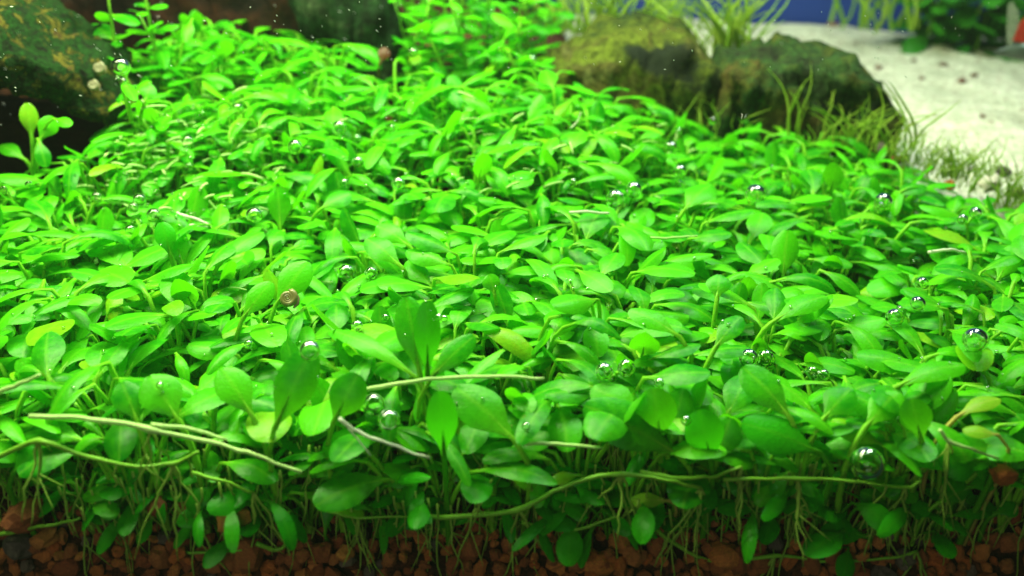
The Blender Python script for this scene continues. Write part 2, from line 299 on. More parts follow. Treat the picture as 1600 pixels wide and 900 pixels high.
# ------------------------------------------------------------------ leaves
SV = [0, .1, .22, .36, .5, .64, .77, .88, .955, .99]; UV_ = [-1, -.55, 0, .55, 1]
def blade_w(s):
    if s > 0.58: return math.sqrt(max(0, 1 - ((s - 0.58) / 0.42) ** 2))
    return (0.5 - 0.5 * math.cos(math.pi * s / 0.58)) ** 0.85
def leaf_geo(P, L0, hint, W, cup=0.16, pr=0.033, wav=0.0, sd=0):
    """P: polyline of the whole leaf (petiole then blade), L0: index where the blade starts, hint: upward side of the blade"""
    P = [Vector(p) for p in P]; np_ = len(P); v = []; f = []; uv = []
    def along(t):  # t in index units
        i = min(int(t), np_ - 2); return P[i].lerp(P[i + 1], t - i)
    def tang(t): return (along(min(t + 0.35, np_ - 1)) - along(max(t - 0.35, 0))).normalized()
    hint = Vector(hint); mid = (along((L0 + np_ - 1) / 2))
    for s in SV:
        t = L0 + (np_ - 1 - L0) * s; c = along(t); tg = tang(t)
        side = tg.cross(hint); side = side.normalized() if side.length > 1e-4 else tg.orthogonal().normalized(); nrm = side.cross(tg)
        hw = max(pr * 0.9 if s < 0.5 else 0.012, W / 2 * blade_w(s))
        for u in UV_:
            off = -cup * W * u * u * (hw / (W / 2)) - (0.03 * W if u == 0 else 0) + wav * W * math.sin(s * 9 + u * 2 + sd) * abs(u)
            v.append(c + side * (u * hw) + nrm * off); uv.append((0.5 + u / 2, 0.5 + s / 2))
    n = 5
    for i in range(len(SV) - 1):
        for k in range(4): f.append((i * n + k, i * n + k + 1, (i + 1) * n + k + 1, (i + 1) * n + k))
    # petiole that runs on as the midrib under the blade
    T = [L0 * i / 5 for i in range(6)] + [L0 + (np_ - 1 - L0) * q for q in (0.2, 0.45)]
    rad = [pr * 1.15] * 3 + [pr] * 3 + [pr * 0.6, 0.004]
    pts = []
    for t, r in zip(T, rad):
        c = along(t)
        if t > L0:
            tg = tang(t); side = tg.cross(hint).normalized(); c = c - side.cross(tg) * (r * 0.6 + 0.03 * W)
        pts.append(c)
    tv, tf = tube(pts, rad, 4, False); b = len(v); v += tv; f += [tuple(i + b for i in q) for q in tf]
    for i in range(len(pts)):
        uv += [(0.0, 0.46 * i / (len(pts) - 1))] * 4
    return v, f, uv
def bez(a, b, c, d, n=8):
    out = []
    for i in range(n + 1):
        t = i / n; s = 1 - t; out.append(a * s ** 3 + b * (3 * s * s * t) + c * (3 * s * t * t) + d * t ** 3)
    return out
def std_leaf(r, narrow=False, upright=False):
    """leaf that grows from the origin towards +X"""
    h = r.uniform(1.08, 1.5); reach = r.uniform(0.12, 0.5); L = r.uniform(0.56, 0.90); W = L * (r.uniform(0.22, 0.36) if narrow else r.uniform(0.36, 0.56))
    if narrow: L *= 1.2
    if upright: tilt = math.radians(r.uniform(45, 75)); droop = 0.15
    else: tilt = math.radians(r.uniform(2, 46)); droop = r.uniform(0.35, 1.25)
    a = Vector((0, 0, 0)); d = Vector((reach, 0, h)); pet = bez(a, Vector((reach * 0.2, 0, h * 0.45)), Vector((reach * 0.8 - 0.12 * math.cos(tilt), 0, h - 0.32)), d, 6)
    pts = list(pet); q = d.copy(); n = 6
    for i in range(n):
        an = tilt - droop * (i / (n - 1)) * 1.2; q = q + Vector((math.cos(an), 0, math.sin(an))) * (L / n); pts.append(q)
    sk = r.uniform(-0.25, 0.25)
    pts = [p + Vector((0, sk * p.x * p.x, 0)) for p in pts]
    return leaf_geo(pts, 6, Vector((-0.25, r.uniform(-.25, .25), 1)), W, r.uniform(0.04, 0.26), r.uniform(0.024, 0.034), r.choice((0, 0.02, 0.05)), r.random() * 6)
LV = {}
for kind, kw, n in (('broad', {}, 16), ('narrow', {'narrow': True}, 9), ('upright', {'upright': True}, 5)):
    LV[kind] = []
    for i in range(n):
        g = std_leaf(R, **kw); LV[kind].append((g, mesh('leaf', g[0], g[1], M_leaf, g[2])))

def plant_leaves(r, y, big=1.0, left=0):
    """kind, index, azimuth, scale, tilt of each leaf of one sprig"""
    out = []; n = r.choice((4, 5, 5, 6)); a0 = r.uniform(0, 6.28)
    pn = 0.34 + 0.4 * sstep(5, 10, y) + left
    for i in range(n):
        k = 'upright' if r.random() < 0.06 else ('narrow' if r.random() < pn else 'broad')
        s = r.uniform(0.86, 1.26) * big * (0.8 if k == 'upright' else 1)
        az = a0 + i * 2 * math.pi / n + r.uniform(-.5, .5)
        if y < 1.3 and math.sin(az) * 1.15 < -(y - 0.12): az = r.choice((r.uniform(-0.35, 0.35), math.pi + r.uniform(-0.35, 0.35), r.uniform(0.3, 2.8)))
        out.append((k, r.randrange(len(LV[k])), az, s, r.uniform(-0.14, 0.14)))
    if r.random() < 0.7: out.append(('broad', r.randrange(16), r.uniform(0, 6.28), 0.62 * big, r.uniform(-.2, .2)))
    return out
# outline of the carpet as it meets rocks, wood and sand
POLY = [(-250, 290), (60, 290), (105, 262), (150, 235), (212, 200), (222, 150), (214, 95), (240, 65), (300, 46), (480, 60), (560, 100), (640, 120), (870, 120), (905, 150), (1000, 168), (1120, 195), (1290, 215), (1350, 245), (1480, 310), (1580, 355), (1850, 400), (1850, 2000), (-250, 2000)]
def inside(x, y):
    c = False; n = len(POLY)
    for i in range(n):
        (x1, y1), (x2, y2) = POLY[i], POLY[i - 1]
        if (y1 > y) != (y2 > y) and x < (x2 - x1) * (y - y1) / (y2 - y1) + x1: c = not c
    return c
spots = []
sp = 0.53; yy = 0.55
while yy < 17:
    xx = -13.0
    while xx < 13.5:
        x = xx + R.uniform(-.26, .26); y = yy + R.uniform(-.26, .26)
        y = max(0.5, y)
        hs = 1 + 0.22 * fbm((x, y, 2), 0.9, 2) - 0.50 * sstep(0.10, 0.42, -fbm((x, y, 8), 0.6, 2))
        px, py, d = proj((x, y, gz(x, y) + 1.35 * hs))
        if inside(px, py) and -90 < px < 1690: spots.append((x, y, hs, px, py, d))
        xx += sp
    yy += sp * 0.84
spots.sort(key=lambda s: s[5])

# landmarks that labels are told by: name, pixel
LM = [('small brown snail', 450, 465), ('big bubble under the front leaf', 1355, 722), ('twin bubbles near the front', 1183, 560), ('bubble pair in front of the arching leaf', 962, 578),
      ('bubbles on the front clump', 595, 640), ('star-shaped sprig with upright leaves', 655, 560), ('largest leaf at the front', 455, 600), ('bubble beside the mossy boulder', 188, 100),
      ('long-stalked spoon leaf', 1080, 320), ('bubble resting in the right middle', 1180, 302), ('pair of bubbles at the upper right', 1377, 316), ('bubble nearest the right edge', 1524, 527),
      ('pale runner at the lower left', 200, 660), ('whitish split stem at the front', 610, 690), ('bright oval leaf', 1020, 505), ('bubble beside the dark round leaf', 540, 426),
      ('bubble cluster in the left middle', 218, 318), ('dark round leaf near the centre back', 605, 365), ('row of bubbles near the back centre', 545, 210), ('left mossy rock', 980, 150),
      ('right mossy rock', 1230, 200), ('grass tuft by the sand', 1500, 290), ('slanting stone', 560, 110), ('driftwood behind the leaves', 360, 70), ('orange pebble among the roots', 366, 810),
      ('brown pebble at the right', 1567, 740), ('bubble on the left slope', 461, 228), ('bubbles near the left edge', 25, 290), ('arching strap leaf', 900, 515), ('curved runner at the front centre', 960, 745),
      ('bubble at the centre back', 1047, 232), ('two bubbles above the centre', 975, 300), ('pale funnel leaf', 1120, 445), ('small spoon leaf in the middle', 770, 445), ('left edge of the picture', 0, 480),
      ('dark upright leaf on the left', 255, 365), ('wide spoon leaf on the right', 1250, 480), ('bubble chain on the right', 1415, 460), ('bubble at the left centre', 396, 336), ('middle back of the carpet', 800, 210), ('right edge of the picture', 1600, 450), ('left front corner', 0, 700)]
ORD = ['nearest', 'second', 'third', 'fourth', 'fifth', 'sixth', 'seventh', 'eighth', 'ninth', 'tenth', 'eleventh', 'twelfth', 'thirteenth', 'fourteenth', 'fifteenth']
TAKEN = {}
def lm_of(px, py):
    best = min(LM, key=lambda l: (l[1] - px) ** 2 + ((l[2] - py) * 1.5) ** 2)
    dx, dy = px - best[1], (py - best[2]) * 1.5
    dr = ('right of' if dx > 0 else 'left of') if abs(dx) > abs(dy) else ('in front of' if dy > 0 else 'behind')
    return best[0], dr, math.hypot(dx, dy)
NSTUFF = 262
front = spots[:NSTUFF]; rest = spots[NSTUFF:]
cells = {}
for i, s in enumerate(front):
    n_, dr, dd = lm_of(s[3], s[4]); cells.setdefault((n_, dr), []).append((dd, i))
lab = {}
for (n_, dr), lst in cells.items():
    for k, (dd, i) in enumerate(sorted(lst)):
        lab[i] = f"{ORD[min(k, 14)]} green leafy sprig {dr} the {n_}"
ROOTM = []
for k in range(6):
    p = [Vector((0, 0, 0))]; a = R.uniform(0, 6.28)
    for i in range(7): p.append(p[-1] + Vector((math.cos(a) * R.uniform(-.02, .09), math.sin(a) * R.uniform(-.02, .09), -0.14))); a += R.uniform(-.7, .7)
    b = Bag(); b.add(*tube(p, [0.013, .012, .011, .010, .009, .008, .006, .004], 4))
    q = [p[3]]
    for i in range(4): q.append(q[-1] + Vector((math.cos(a + 2) * 0.05, math.sin(a + 2) * 0.05, -0.09)))
    b.add(*tube(q, [.008, .007, .006, .005, .003], 4)); ROOTM.append(mesh('root', b.v, b.f, M_root, b.uv))
crown_v, crown_f = tube([(0, 0, -0.1), (0, 0, 0.0), (0.01, 0, 0.12), (0, 0.01, 0.2)], [0.03, 0.05, 0.045, 0.02], 6)
M_crown = mesh('stem', crown_v, crown_f, M_stem, [(0, 0.2)] * len(crown_v))
def make_sprig(x, y, hs, label, r, mat=None, left=0, big=1.0, lift=0.0, name='carpet_plant', group='leafy sprigs of the plant carpet'):
    t = thing(name, label, 'plant', (x, y, gz(x, y) + lift), 0, group)
    link('stem', M_crown, t)
    for (k, i, az, s, tl) in plant_leaves(r, y, big, left):
        o = link('leaf', LV[k][i][1], t); o.rotation_euler = (tl, r.uniform(-.12, .12), az); o.scale = (s, s, (0.45 + 0.5 * s) * hs); o.location = (0, 0, 0.05)
    return t
for i, s in enumerate(front):
    x, y, hs = s[:3]
    t = make_sprig(x, y, hs, lab[i], R, left=0.25 if (x < -3 and y > 4) else 0)
    if y < 1.3:
        for k in range(R.choice((5, 6, 7))):
            o = link('root', R.choice(ROOTM), t); o.location = (R.uniform(-.3, .3), R.uniform(-.4, .0), R.uniform(.5, 1.15)); o.rotation_euler = (0, 0, R.uniform(0, 6.28)); o.scale = (q_ := R.uniform(.9, 1.5), q_, R.uniform(.8, 1.35))
# the sprigs farther back (past the 300 nearest): one mass
def mass(name, label_mat, items):
    V = []; F = []; U = []; n = 0
    for (x, y, z, rx, ry, az, sx, sz, g) in items:
        M = np.array(Matrix.Rotation(az, 3, 'Z') @ Matrix.Rotation(ry, 3, 'Y') @ Matrix.Rotation(rx, 3, 'X'))
        a = (np.array([tuple(q) for q in g[0]]) * (sx, sx, sz)) @ M.T + (x, y, z)
        V.append(a); F += [tuple(j + n for j in q) for q in g[1]]; U += g[2]; n += len(a)
    return mesh(name, np.vstack(V).tolist(), F, label_mat, U)
items = []
for s in rest:
    x, y, hs = s[:3]; z = gz(x, y)
    for (k, i, az, sc_, tl) in plant_leaves(R, y, 1.0, 0.15 if x < 0 else 0):
        items.append((x, y, z + 0.05, tl, R.uniform(-.12, .12), az, sc_, (0.45 + 0.5 * sc_) * hs, LV[k][i][0]))
link('carpet_foliage', mass('carpet_foliage', M_leaf, items), kind='stuff', label='mass of small bright green leaves farther back in the carpet', category='foliage')
# low leaves that fill the shade under the canopy
items = []
for i in range(1900):
    y = 0.5 + 13 * R.random() ** 1.8; x = R.uniform(-1, 1) * (5.5 + 0.55 * y)
    if inside(*proj((x, y, gz(x, y) + 1.2))[:2]):
        k = R.choice(('broad', 'narrow')); g = R.choice(LV[k])[0]; s = R.uniform(.55, .85)
        items.append((x, y, gz(x, y) - 0.1 - 0.2 * R.random(), R.uniform(-.3, .3), R.uniform(-.3, .3), R.uniform(0, 6.28), s, s * R.uniform(.6, 1.1), g))
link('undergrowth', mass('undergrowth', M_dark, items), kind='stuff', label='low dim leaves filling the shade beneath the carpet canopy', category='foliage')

# ------------------------------------------------------------------ leaves and sprigs that the photograph lets one pick out
def hero_leaf(parent, tip, base, wpx, face=0.0, root=None, mat=M_leaf, Y=None, cup=0.12, arch=0.0, bow=0.0, zb=1.78, dy=0.0, pr=None):
    if Y is None:
        g = at_z(base[0], base[1], gz(0, 2) + zb if base[0] > 700 else zb)
        for _ in range(6): g = at_z(base[0], base[1], gz(g.x, g.y) + zb)
        Y = max(0.22, g.y)
    B = at_y(base[0], base[1], Y); Tv = at_y(tip[0], tip[1], Y)
    Th = at_z(tip[0], tip[1], B.z + 0.05)
    k = face if (Th - B).length < 2.2 else max(face, 0.8)
    T = Th.lerp(Tv, k) + Vector((0, dy, 0))
    if (T - CAM).length: T.y = max(T.y, 0.06)
    T = at_y(tip[0], tip[1], max(T.y, 0.06))
    if root: Rt = at_y(root[0], root[1], max(0.15, Y + 0.05))
    else: Rt = Vector((B.x + 0.12 * (B.x - T.x), Y + 0.1, gz(B.x, Y)))
    d = (T - B); L = d.length; dn = d.normalized()
    toc = (CAM - B).normalized(); hint = (Vector((0, 0, 1)) * (1 - face) + toc * face)
    if arch == 0: arch = 0.10
    hp = (hint - dn * hint.dot(dn)).normalized()
    blade = [B.lerp(T, i / 6) + hp * (arch * L * math.sin(math.pi * i / 6)) for i in range(7)]
    st = blade[1] - blade[0]; pl = (B - Rt).length
    pet = bez(Rt, Rt + Vector((0, 0, 1)) * pl * 0.35, B - st.normalized() * pl * 0.3, B, 6)
    W = (1.02 if tip[1] > 560 else 0.9) * wpx * (B - CAM).dot(cF) / FPX
    org = parent.location if parent else Vector((0, 0, 0))
    g = leaf_geo([p - org for p in pet + blade[1:]], 6, hint, W, cup, pr or min(0.04, W * 0.12), 0.02, tip[0])
    return link('leaf', mesh('leaf', g[0], g[1], mat, g[2]), parent)
HG = 'single leaves standing clear of the carpet'
def hero(label, root_px, leaves, name='carpet_plant', group='leafy sprigs of the plant carpet', Y=None):
    b = leaves[0]; g = at_z(b[1][0], b[1][1], 1.78); y0 = Y if Y is not None else max(0.22, g.y)
    base = Vector((at_y(b[1][0], b[1][1], y0).x, y0, 0)); base.z = gz(base.x, base.y)
    t = thing(name, label, 'plant', base, 0, group)
    for lf in leaves:
        kw = lf[4] if len(lf) > 4 else {}
        if Y is not None and 'Y' not in kw: kw = dict(kw, Y=Y)
        hero_leaf(t, lf[0], lf[1], lf[2], lf[3], **kw)
    return t
hero('star-shaped sprig of four leaves, two of them tall and upright, at front centre', None,
     [((634, 462), (657, 588), 58, .75, {}), ((668, 468), (668, 588), 46, .9, {'mat': M_dark}), ((520, 516), (650, 590), 38, .3, {}), ((742, 524), (672, 592), 44, .6, {})])
hero('large broad leaf standing upright, biggest of the front row', None, [((488, 545), (428, 672), 72, .8, {}), ((560, 584), (520, 662), 58, .8, {})])
hero('rounded leaf with a tiny bright bubble, front row left', None, [((232, 586), (280, 658), 66, .6, {}), ((190, 596), (215, 660), 48, .6, {})])
hero('oval leaf leaning left between the pale runner and the largest leaf', None, [((345, 574), (396, 652), 56, .6, {})])
hero('dark narrow upright leaf right of the whitish split stem', None, [((688, 610), (694, 712), 48, 1, {'mat': M_dark, 'Y': 0.25}), ((712, 604), (806, 690), 72, .5, {'Y': 0.3})])
hero('wide glossy leaf lying low with its stalk running down right, front centre', None, [((912, 632), (1062, 712), 74, .7, {'Y': 0.35}), ((925, 604), (1005, 655), 62, .4, {'Y': .6})])
hero('wide low leaf with its stalk running right beneath the twin bubbles', None, [((1158, 660), (1282, 708), 62, .6, {'Y': .3, 'mat': M_dark})])
hero('pair of upright translucent leaves beside the wide glossy leaf', None, [((1022, 606), (1032, 690), 62, .9, {'Y': .5}), ((1068, 606), (1046, 700), 48, .8, {'Y': .6})])
hero('two round overlapping leaves near the front glass, right of centre', None, [((1092, 640), (1112, 724), 60, .9, {'Y': .3, 'mat': M_dark}), ((1142, 652), (1118, 722), 52, .8, {'Y': .36})])
hero('broad leaf sloping down right just in front of the twin bubbles', None, [((1160, 572), (1236, 655), 58, .5, {})])
hero('spoon leaf with a bent stalk at the front right', None, [((1330, 606), (1286, 656), 52, .5, {}), ((1405, 612), (1352, 668), 50, .5, {})])
hero('tall leaf facing the glass beside the bent spoon leaf', None, [((1424, 622), (1440, 690), 48, .9, {'Y': .35})])
hero('long leaf arching to the right near the right front', None, [((1508, 570), (1398, 606), 46, .2, {})])
hero('pale yellowish leaf arching over at the right front', None, [((1562, 622), (1494, 652), 30, .2, {'mat': M_yel})])
hero('small pale oval leaf above the brown pebble', None, [((1504, 674), (1560, 680), 26, .3, {'mat': M_yel, 'Y': .25})])
hero('round dark leaf facing the glass left of the brown pebble', None, [((1468, 724), (1538, 716), 62, .9, {'Y': .2, 'mat': M_dark})])
hero('narrow strap leaf arching over in the front centre', None, [((972, 530), (880, 512), 28, .2, {'root': (853, 622), 'arch': 0.28})])
hero('bright oval leaf right of the arching strap leaf', None, [((982, 484), (1062, 526), 44, .35, {})])
hero('dark round leaf above a spoon leaf in the middle', None, [((588, 352), (640, 385), 42, .5, {}), ((572, 372), (628, 418), 46, .5, {'root': (634, 450)})])
hero('spoon leaf on a long stalk rising above the right middle', None, [((1112, 288), (1068, 330), 54, .3, {'root': (1036, 410)})])
hero('wide spoon leaf on a long slanting stalk, right', None, [((1292, 462), (1204, 506), 46, .3, {'root': (1172, 570)}), ((1158, 494), (1116, 546), 42, .4, {})])
hero('flared leaf reaching up right in the left middle', None, [((412, 362), (340, 416), 38, .3, {})])
hero('spoon leaf on a short slanting stalk, left of the dark round leaf', None, [((548, 303), (500, 328), 40, .4, {'root': (484, 366)})])
hero('small spoon leaf standing above the back edge before the left rock', None, [((1012, 124), (1018, 158), 28, .9, {'root': (1022, 190)})])
hero('thin-stalked spoon leaf before the right rock', None, [((1178, 144), (1182, 165), 17, .9, {'root': (1184, 190)})])
hero('small spoon leaf upright in the very middle', None, [((764, 428), (773, 460), 32, .7, {'root': (776, 486)})])
hero('pale funnel-shaped leaf right of the middle', None, [((1124, 428), (1120, 468), 44, .5, {})])
hero('dark upright leaf with a blunt tip in the left middle', None, [((252, 346), (268, 402), 36, .8, {'mat': M_dark})])
hero('oval leaf behind the small brown snail', None, [((482, 408), (430, 478), 56, .6, {}), ((425, 440), (378, 500), 42, .6, {})])
hero('dim sprig of blue-green leaves under the mossy boulder', None, [((42, 160), (50, 216), 30, .9, {'root': (56, 290)}), ((84, 182), (62, 220), 34, .8, {'root': (56, 290)}), ((112, 196), (84, 186), 22, .6, {'root': (60, 280)}),
      ((72, 262), (60, 218), 26, .8, {'root': (56, 290)}), ((0, 226), (40, 250), 28, .6, {'root': (56, 290)})], Y=7.9)
hero('little sprig holding a bubble beside the mossy boulder', None, [((189, 92), (197, 126), 26, .8, {'root': (205, 190)}), ((212, 158), (190, 130), 20, .4, {'root': (205, 190)}), ((236, 132), (226, 160), 28, .7, {'root': (220, 195)})], Y=7.8)
hero('thin leaf arching over at the back left', None, [((290, 66), (300, 30), 20, .3, {'root': (282, 100)})], Y=11.0)
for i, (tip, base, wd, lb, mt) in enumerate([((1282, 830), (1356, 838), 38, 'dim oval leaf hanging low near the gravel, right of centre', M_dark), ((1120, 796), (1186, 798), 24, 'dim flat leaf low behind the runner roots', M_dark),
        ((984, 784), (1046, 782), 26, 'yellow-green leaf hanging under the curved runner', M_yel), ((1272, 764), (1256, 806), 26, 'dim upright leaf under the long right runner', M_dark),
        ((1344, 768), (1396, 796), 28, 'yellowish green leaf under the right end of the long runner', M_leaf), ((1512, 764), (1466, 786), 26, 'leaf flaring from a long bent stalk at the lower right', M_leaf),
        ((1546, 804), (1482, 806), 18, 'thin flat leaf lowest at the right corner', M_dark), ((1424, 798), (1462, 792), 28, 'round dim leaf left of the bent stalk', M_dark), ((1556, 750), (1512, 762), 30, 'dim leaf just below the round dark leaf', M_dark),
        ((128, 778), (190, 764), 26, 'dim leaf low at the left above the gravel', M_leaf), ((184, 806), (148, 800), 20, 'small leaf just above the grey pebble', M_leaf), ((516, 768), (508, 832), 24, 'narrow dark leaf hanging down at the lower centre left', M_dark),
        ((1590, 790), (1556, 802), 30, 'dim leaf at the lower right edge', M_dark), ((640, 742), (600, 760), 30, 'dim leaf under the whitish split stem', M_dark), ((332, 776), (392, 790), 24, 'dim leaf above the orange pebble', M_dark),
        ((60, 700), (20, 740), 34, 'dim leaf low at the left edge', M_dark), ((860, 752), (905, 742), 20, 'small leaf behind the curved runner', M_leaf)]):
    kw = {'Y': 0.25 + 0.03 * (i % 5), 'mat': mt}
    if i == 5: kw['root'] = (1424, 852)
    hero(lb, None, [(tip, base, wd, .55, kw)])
hero('dying reddish leaf at the back of the carpet below the slanting stone', None, [((604, 74), (594, 98), 22, .8, {'mat': M_red, 'root': (592, 120)})], Y=11.5)

# ------------------------------------------------------------------ taller stemmed plants behind the middle of the carpet
def stem_plant(px, py, Y, h, label, n=6, mat=M_leaf, sc_=0.8, name='stem_plant', group='taller stemmed plants behind the carpet', cat='plant'):
    b = at_y(px, py, Y); b.z = gz(b.x, b.y) if Y < 20 else sandz(b.x, b.y)
    t = thing(name, label, cat, b, 0, group); lean = Vector((R.uniform(-.5, .5), R.uniform(-.5, .2), 0))
    pts = [Vector((0, 0, -0.1)) + lean * (i / 6) ** 1.5 * h * 0.6 + Vector((0, 0, h * i / 6)) for i in range(7)]
    tv, tf = tube(pts, [.05, .05, .045, .04, .035, .03, .02], 5); link('stem', mesh('stem', tv, tf, M_stem, [(0, .2)] * len(tv)), t)
    for i in range(n):
        q = (i + 1) / n; c = pts[0].lerp(pts[-1], q); k = int(q * 6); c = pts[min(k, 6)]
        for s in (0, math.pi):
            d = R.randrange(len(BL)); o = link('leaf', BL[d] if mat is M_leaf else BLF[d], t); o.location = c; z = sc_ * R.uniform(.75, 1.2) * (1 - 0.25 * q)
            o.scale = (z, z, z); o.rotation_euler = (R.uniform(-.6, .6), R.uniform(-.7, .3), i * 1.3 + s + R.uniform(-.8, .8))
    return t
BL = []; BLF = []
for i in range(6):
    L = R.uniform(.7, .95); pts = [Vector((0, 0, 0)), Vector((.08, 0, .02))]; pts += [Vector((.1 + L * k / 6, 0, .03 + .25 * (k / 6) - 0.35 * (k / 6) ** 2)) for k in range(7)]
    g = leaf_geo(pts, 1, Vector((0, 0, 1)), L * R.uniform(.5, .7), .12, .03, .03, i); BL.append(mesh('leaf', g[0], g[1], M_leaf, g[2])); BLF.append(mesh('leaf', g[0], g[1], M_back, g[2]))
stem_plant(172, 60, 11.2, 3.4, 'stem plant behind the mossy boulder, left one of two', n=9, sc_=.9)
stem_plant(240, 60, 11.6, 3.2, 'stem plant behind the mossy boulder, right one of two', n=9, sc_=.9)
for i, (px, Y, h) in enumerate([(150, 9.6, 1.2), (186, 9.9, 1.9), (214, 10.3, 2.2), (268, 11.4, 2.6)]):
    stem_plant(px, 60, Y, h, f'{("lowest", "second", "third", "tallest and rightmost")[i]} of the short stems rising against the mossy boulder', n=5, sc_=.6)
k = 0
POS = [(w_, d_) for w_ in ('far left', 'left', 'left-middle', 'middle', 'right-middle', 'right', 'far right') for d_ in ('rear', 'second', 'third', 'front')]
for c_, px in enumerate((628, 662, 698, 736, 772, 808, 842)):
    for r_, Y in enumerate((16.2, 14.8, 13.6, 12.7)):
        hh = [2.6, 2.1, 1.6, 1.2][r_] * (1.0 if px < 760 else (0.72 if px < 820 else 0.45)) * R.uniform(.85, 1.15)
        w_, d_ = POS[c_ * 4 + r_]
        stem_plant(px + R.uniform(-17, 17), 60, Y + R.uniform(-.5, .5), hh + 0.6, f'leafy stem plant, {w_} one in the {d_} row behind the carpet', n=7, sc_=0.85)

# ------------------------------------------------------------------ hairgrass
GB = []
for i in range(8):
    L = 1.0; bend = R.uniform(.1, .9); pts = [Vector((bend * (k / 7) ** 2 * .8, 0.06 * math.sin(k), L * (k / 7) * (1 - .35 * bend * (k / 7)))) for k in range(8)]
    v, f = tube(pts, [.016, .016, .015, .014, .013, .010, .007, .002], 4, False); GB.append(mesh('blade', v, f, M_hair, [(0.1, 0.6 + 0.3 * (j // 4) / 8) for j in range(len(v))]))
def tuft(px, py, Y, n, h, label, spread=0.35, lean=0.0, thick=1.0, z=None, name='grass_tuft', group='tufts of fine grass', cat='grass tuft'):
    b = at_y(px, py, Y)
    if z is not None: b.z = z
    t = thing(name, label, cat, b, 0, group)
    for i in range(n):
        o = link('blade', R.choice(GB), t); hh = h * R.uniform(.55, 1.15); o.scale = (hh * R.uniform(.7, 1.3), thick * (0.9 + 0.2 * h) * 1.0, hh)
        o.location = (R.gauss(0, spread), R.gauss(0, spread * .6), 0)
        o.rotation_euler = (R.uniform(-.2, .2), lean + R.uniform(-.25, .25), R.choice((R.gauss(0, .6), R.gauss(math.pi, .6), R.uniform(0, 6.28))))
    return t
tuft(1335, 228, 11.2, 41, 1.4, 'dark grass tuft leaning right before the right mossy rock', .42, .2)
tuft(1240, 214, 11.4, 9, 1.7, 'sparse grass blades before the middle of the right rock', .5)
tuft(1420, 262, 10.4, 41, 1.0, 'olive grass tuft at the corner of the sand', .35)
tuft(1490, 280, 10.2, 70, 1.0, 'dense yellow-green grass tuft left of the pale stones', .35)
tuft(1418, 232, 10.9, 6, 1.9, 'tall dark blades curving over the sand', .15, .1, 1.5)
tuft(1590, 330, 9.4, 48, 1.2, 'grass tuft at the right edge by the sand', .3)
tuft(1545, 300, 9.9, 22, 1.2, 'short grass tuft among the pale stones', .3)
tuft(1128, 96, 15.6, 54, 2.6, 'tall yellow-green grass tuft between the two mossy rocks', .35, 0, 1.6)
tuft(930, 52, 17.2, 35, 2.0, 'yellow-green grass tuft behind the left end of the left rock', .5, 0, 1.6)
tuft(990, 46, 17.4, 35, 2.0, 'yellow-green grass tuft behind the crown of the left rock', .6, 0, 1.6)
tuft(1045, 48, 17.6, 28, 1.6, 'yellow-green grass tuft behind the right shoulder of the left rock', .5, 0, 1.6)
tuft(880, 50, 19.0, 22, 1.8, 'thin grass tuft at the far end behind the stem plants', .5, 0, 1.6)
tuft(1395, 44, 25.0, 25, 4.6, 'wide-bladed plant before the blue backing', .9, 0, 2.0, name='blade_plant', group='plants at the back wall', cat='plant')
tuft(1100, 200, 12.0, 16, .9, 'short grass blades at the foot of the rocks', .5)
# leafy bush at the far right back, and green at the back behind the mound
for i, (px, py, h) in enumerate([(1450, 50, 3.0), (1492, 52, 4.0), (1530, 52, 4.6), (1570, 56, 5.0), (1612, 60, 5.0), (1650, 62, 5.0)]):
    stem_plant(px, py, 25.5 + 0.4 * (i % 2), h, ('lowest, at the left end', 'second from the left', 'third from the left', 'fourth from the left', 'cut by the picture edge', 'last, mostly beyond the edge')[i] + ', of the dark bushy plants at the back wall', n=15, mat=M_back, sc_=1.8, name='bushy_plant', group='plants at the back wall')
for i, px in enumerate((770, 815, 850)):
    stem_plant(px, 30, 25, 3.2, f'blurred dark green plant at the back wall, {("left", "middle", "right")[i]} of three behind the stem plants', n=8, mat=M_back, sc_=1.9, name='bushy_plant', group='plants at the back wall')

# ------------------------------------------------------------------ runners with roots
def runner(label, pts, r, mat, Y=0.2, nodes=(), dY=0.0, roots=4):
    P3 = [at_y(px, py, Y + dY * i + R.uniform(-.03, .05)) for i, (px, py) in enumerate(pts)]
    base = P3[0].copy(); pp = [p - base for p in cat_rom(P3, 5)]
    pp = [p + Vector((0, R.uniform(-.01, .01), 0.022 * fbm((i * .35 + base.x * 9, base.z * 5, 0), 1.0, 3))) for i, p in enumerate(pp)]
    rr = [r * (1 + 0.22 * fbm((i * .6, base.x, 1), 1.0, 2)) * (1 - 0.4 * i / len(pp)) * 0.98 for i in range(len(pp))]
    for k in nodes:
        for q in range(-1, 2):
            j = k * 5 + q
            if 0 <= j < len(rr): rr[j] *= 1.45 if q == 0 else 1.15
    t = thing('runner', label, 'plant runner', base, 0, 'runners along the front of the carpet')
    v, f = tube(pp, rr, 7); link('stem', mesh('stem', v, f, mat, [(0.1, 0.2)] * len(v)), t)
    for k in nodes:
        c = pp[k * 5]
        for j in range(roots):
            o = link('root', R.choice(ROOTM), t); o.location = c; s = R.uniform(.7, 1.25); o.scale = (1.6, 1.2, s); o.rotation_euler = (0, R.uniform(-.35, .35), R.uniform(0, 6.28))
    return t
runner('pale runner slanting down right at the lower left, upper one', [(45, 650), (140, 655), (235, 670), (330, 692), (400, 712), (472, 738)], .034, M_pale, .12, (2,))
runner('greener runner below the pale one at the lower left', [(-10, 715), (60, 690), (120, 708), (200, 728), (270, 724), (310, 705)], .034, M_stem, .14, (1, 4))
runner('short pale runner stub branching off at the lower left', [(236, 664), (300, 670), (355, 688)], .028, M_pale, .2)
runner('whitish split stem lying across the front', [(530, 655), (560, 675), (610, 695), (672, 714)], .024, M_white, .08)
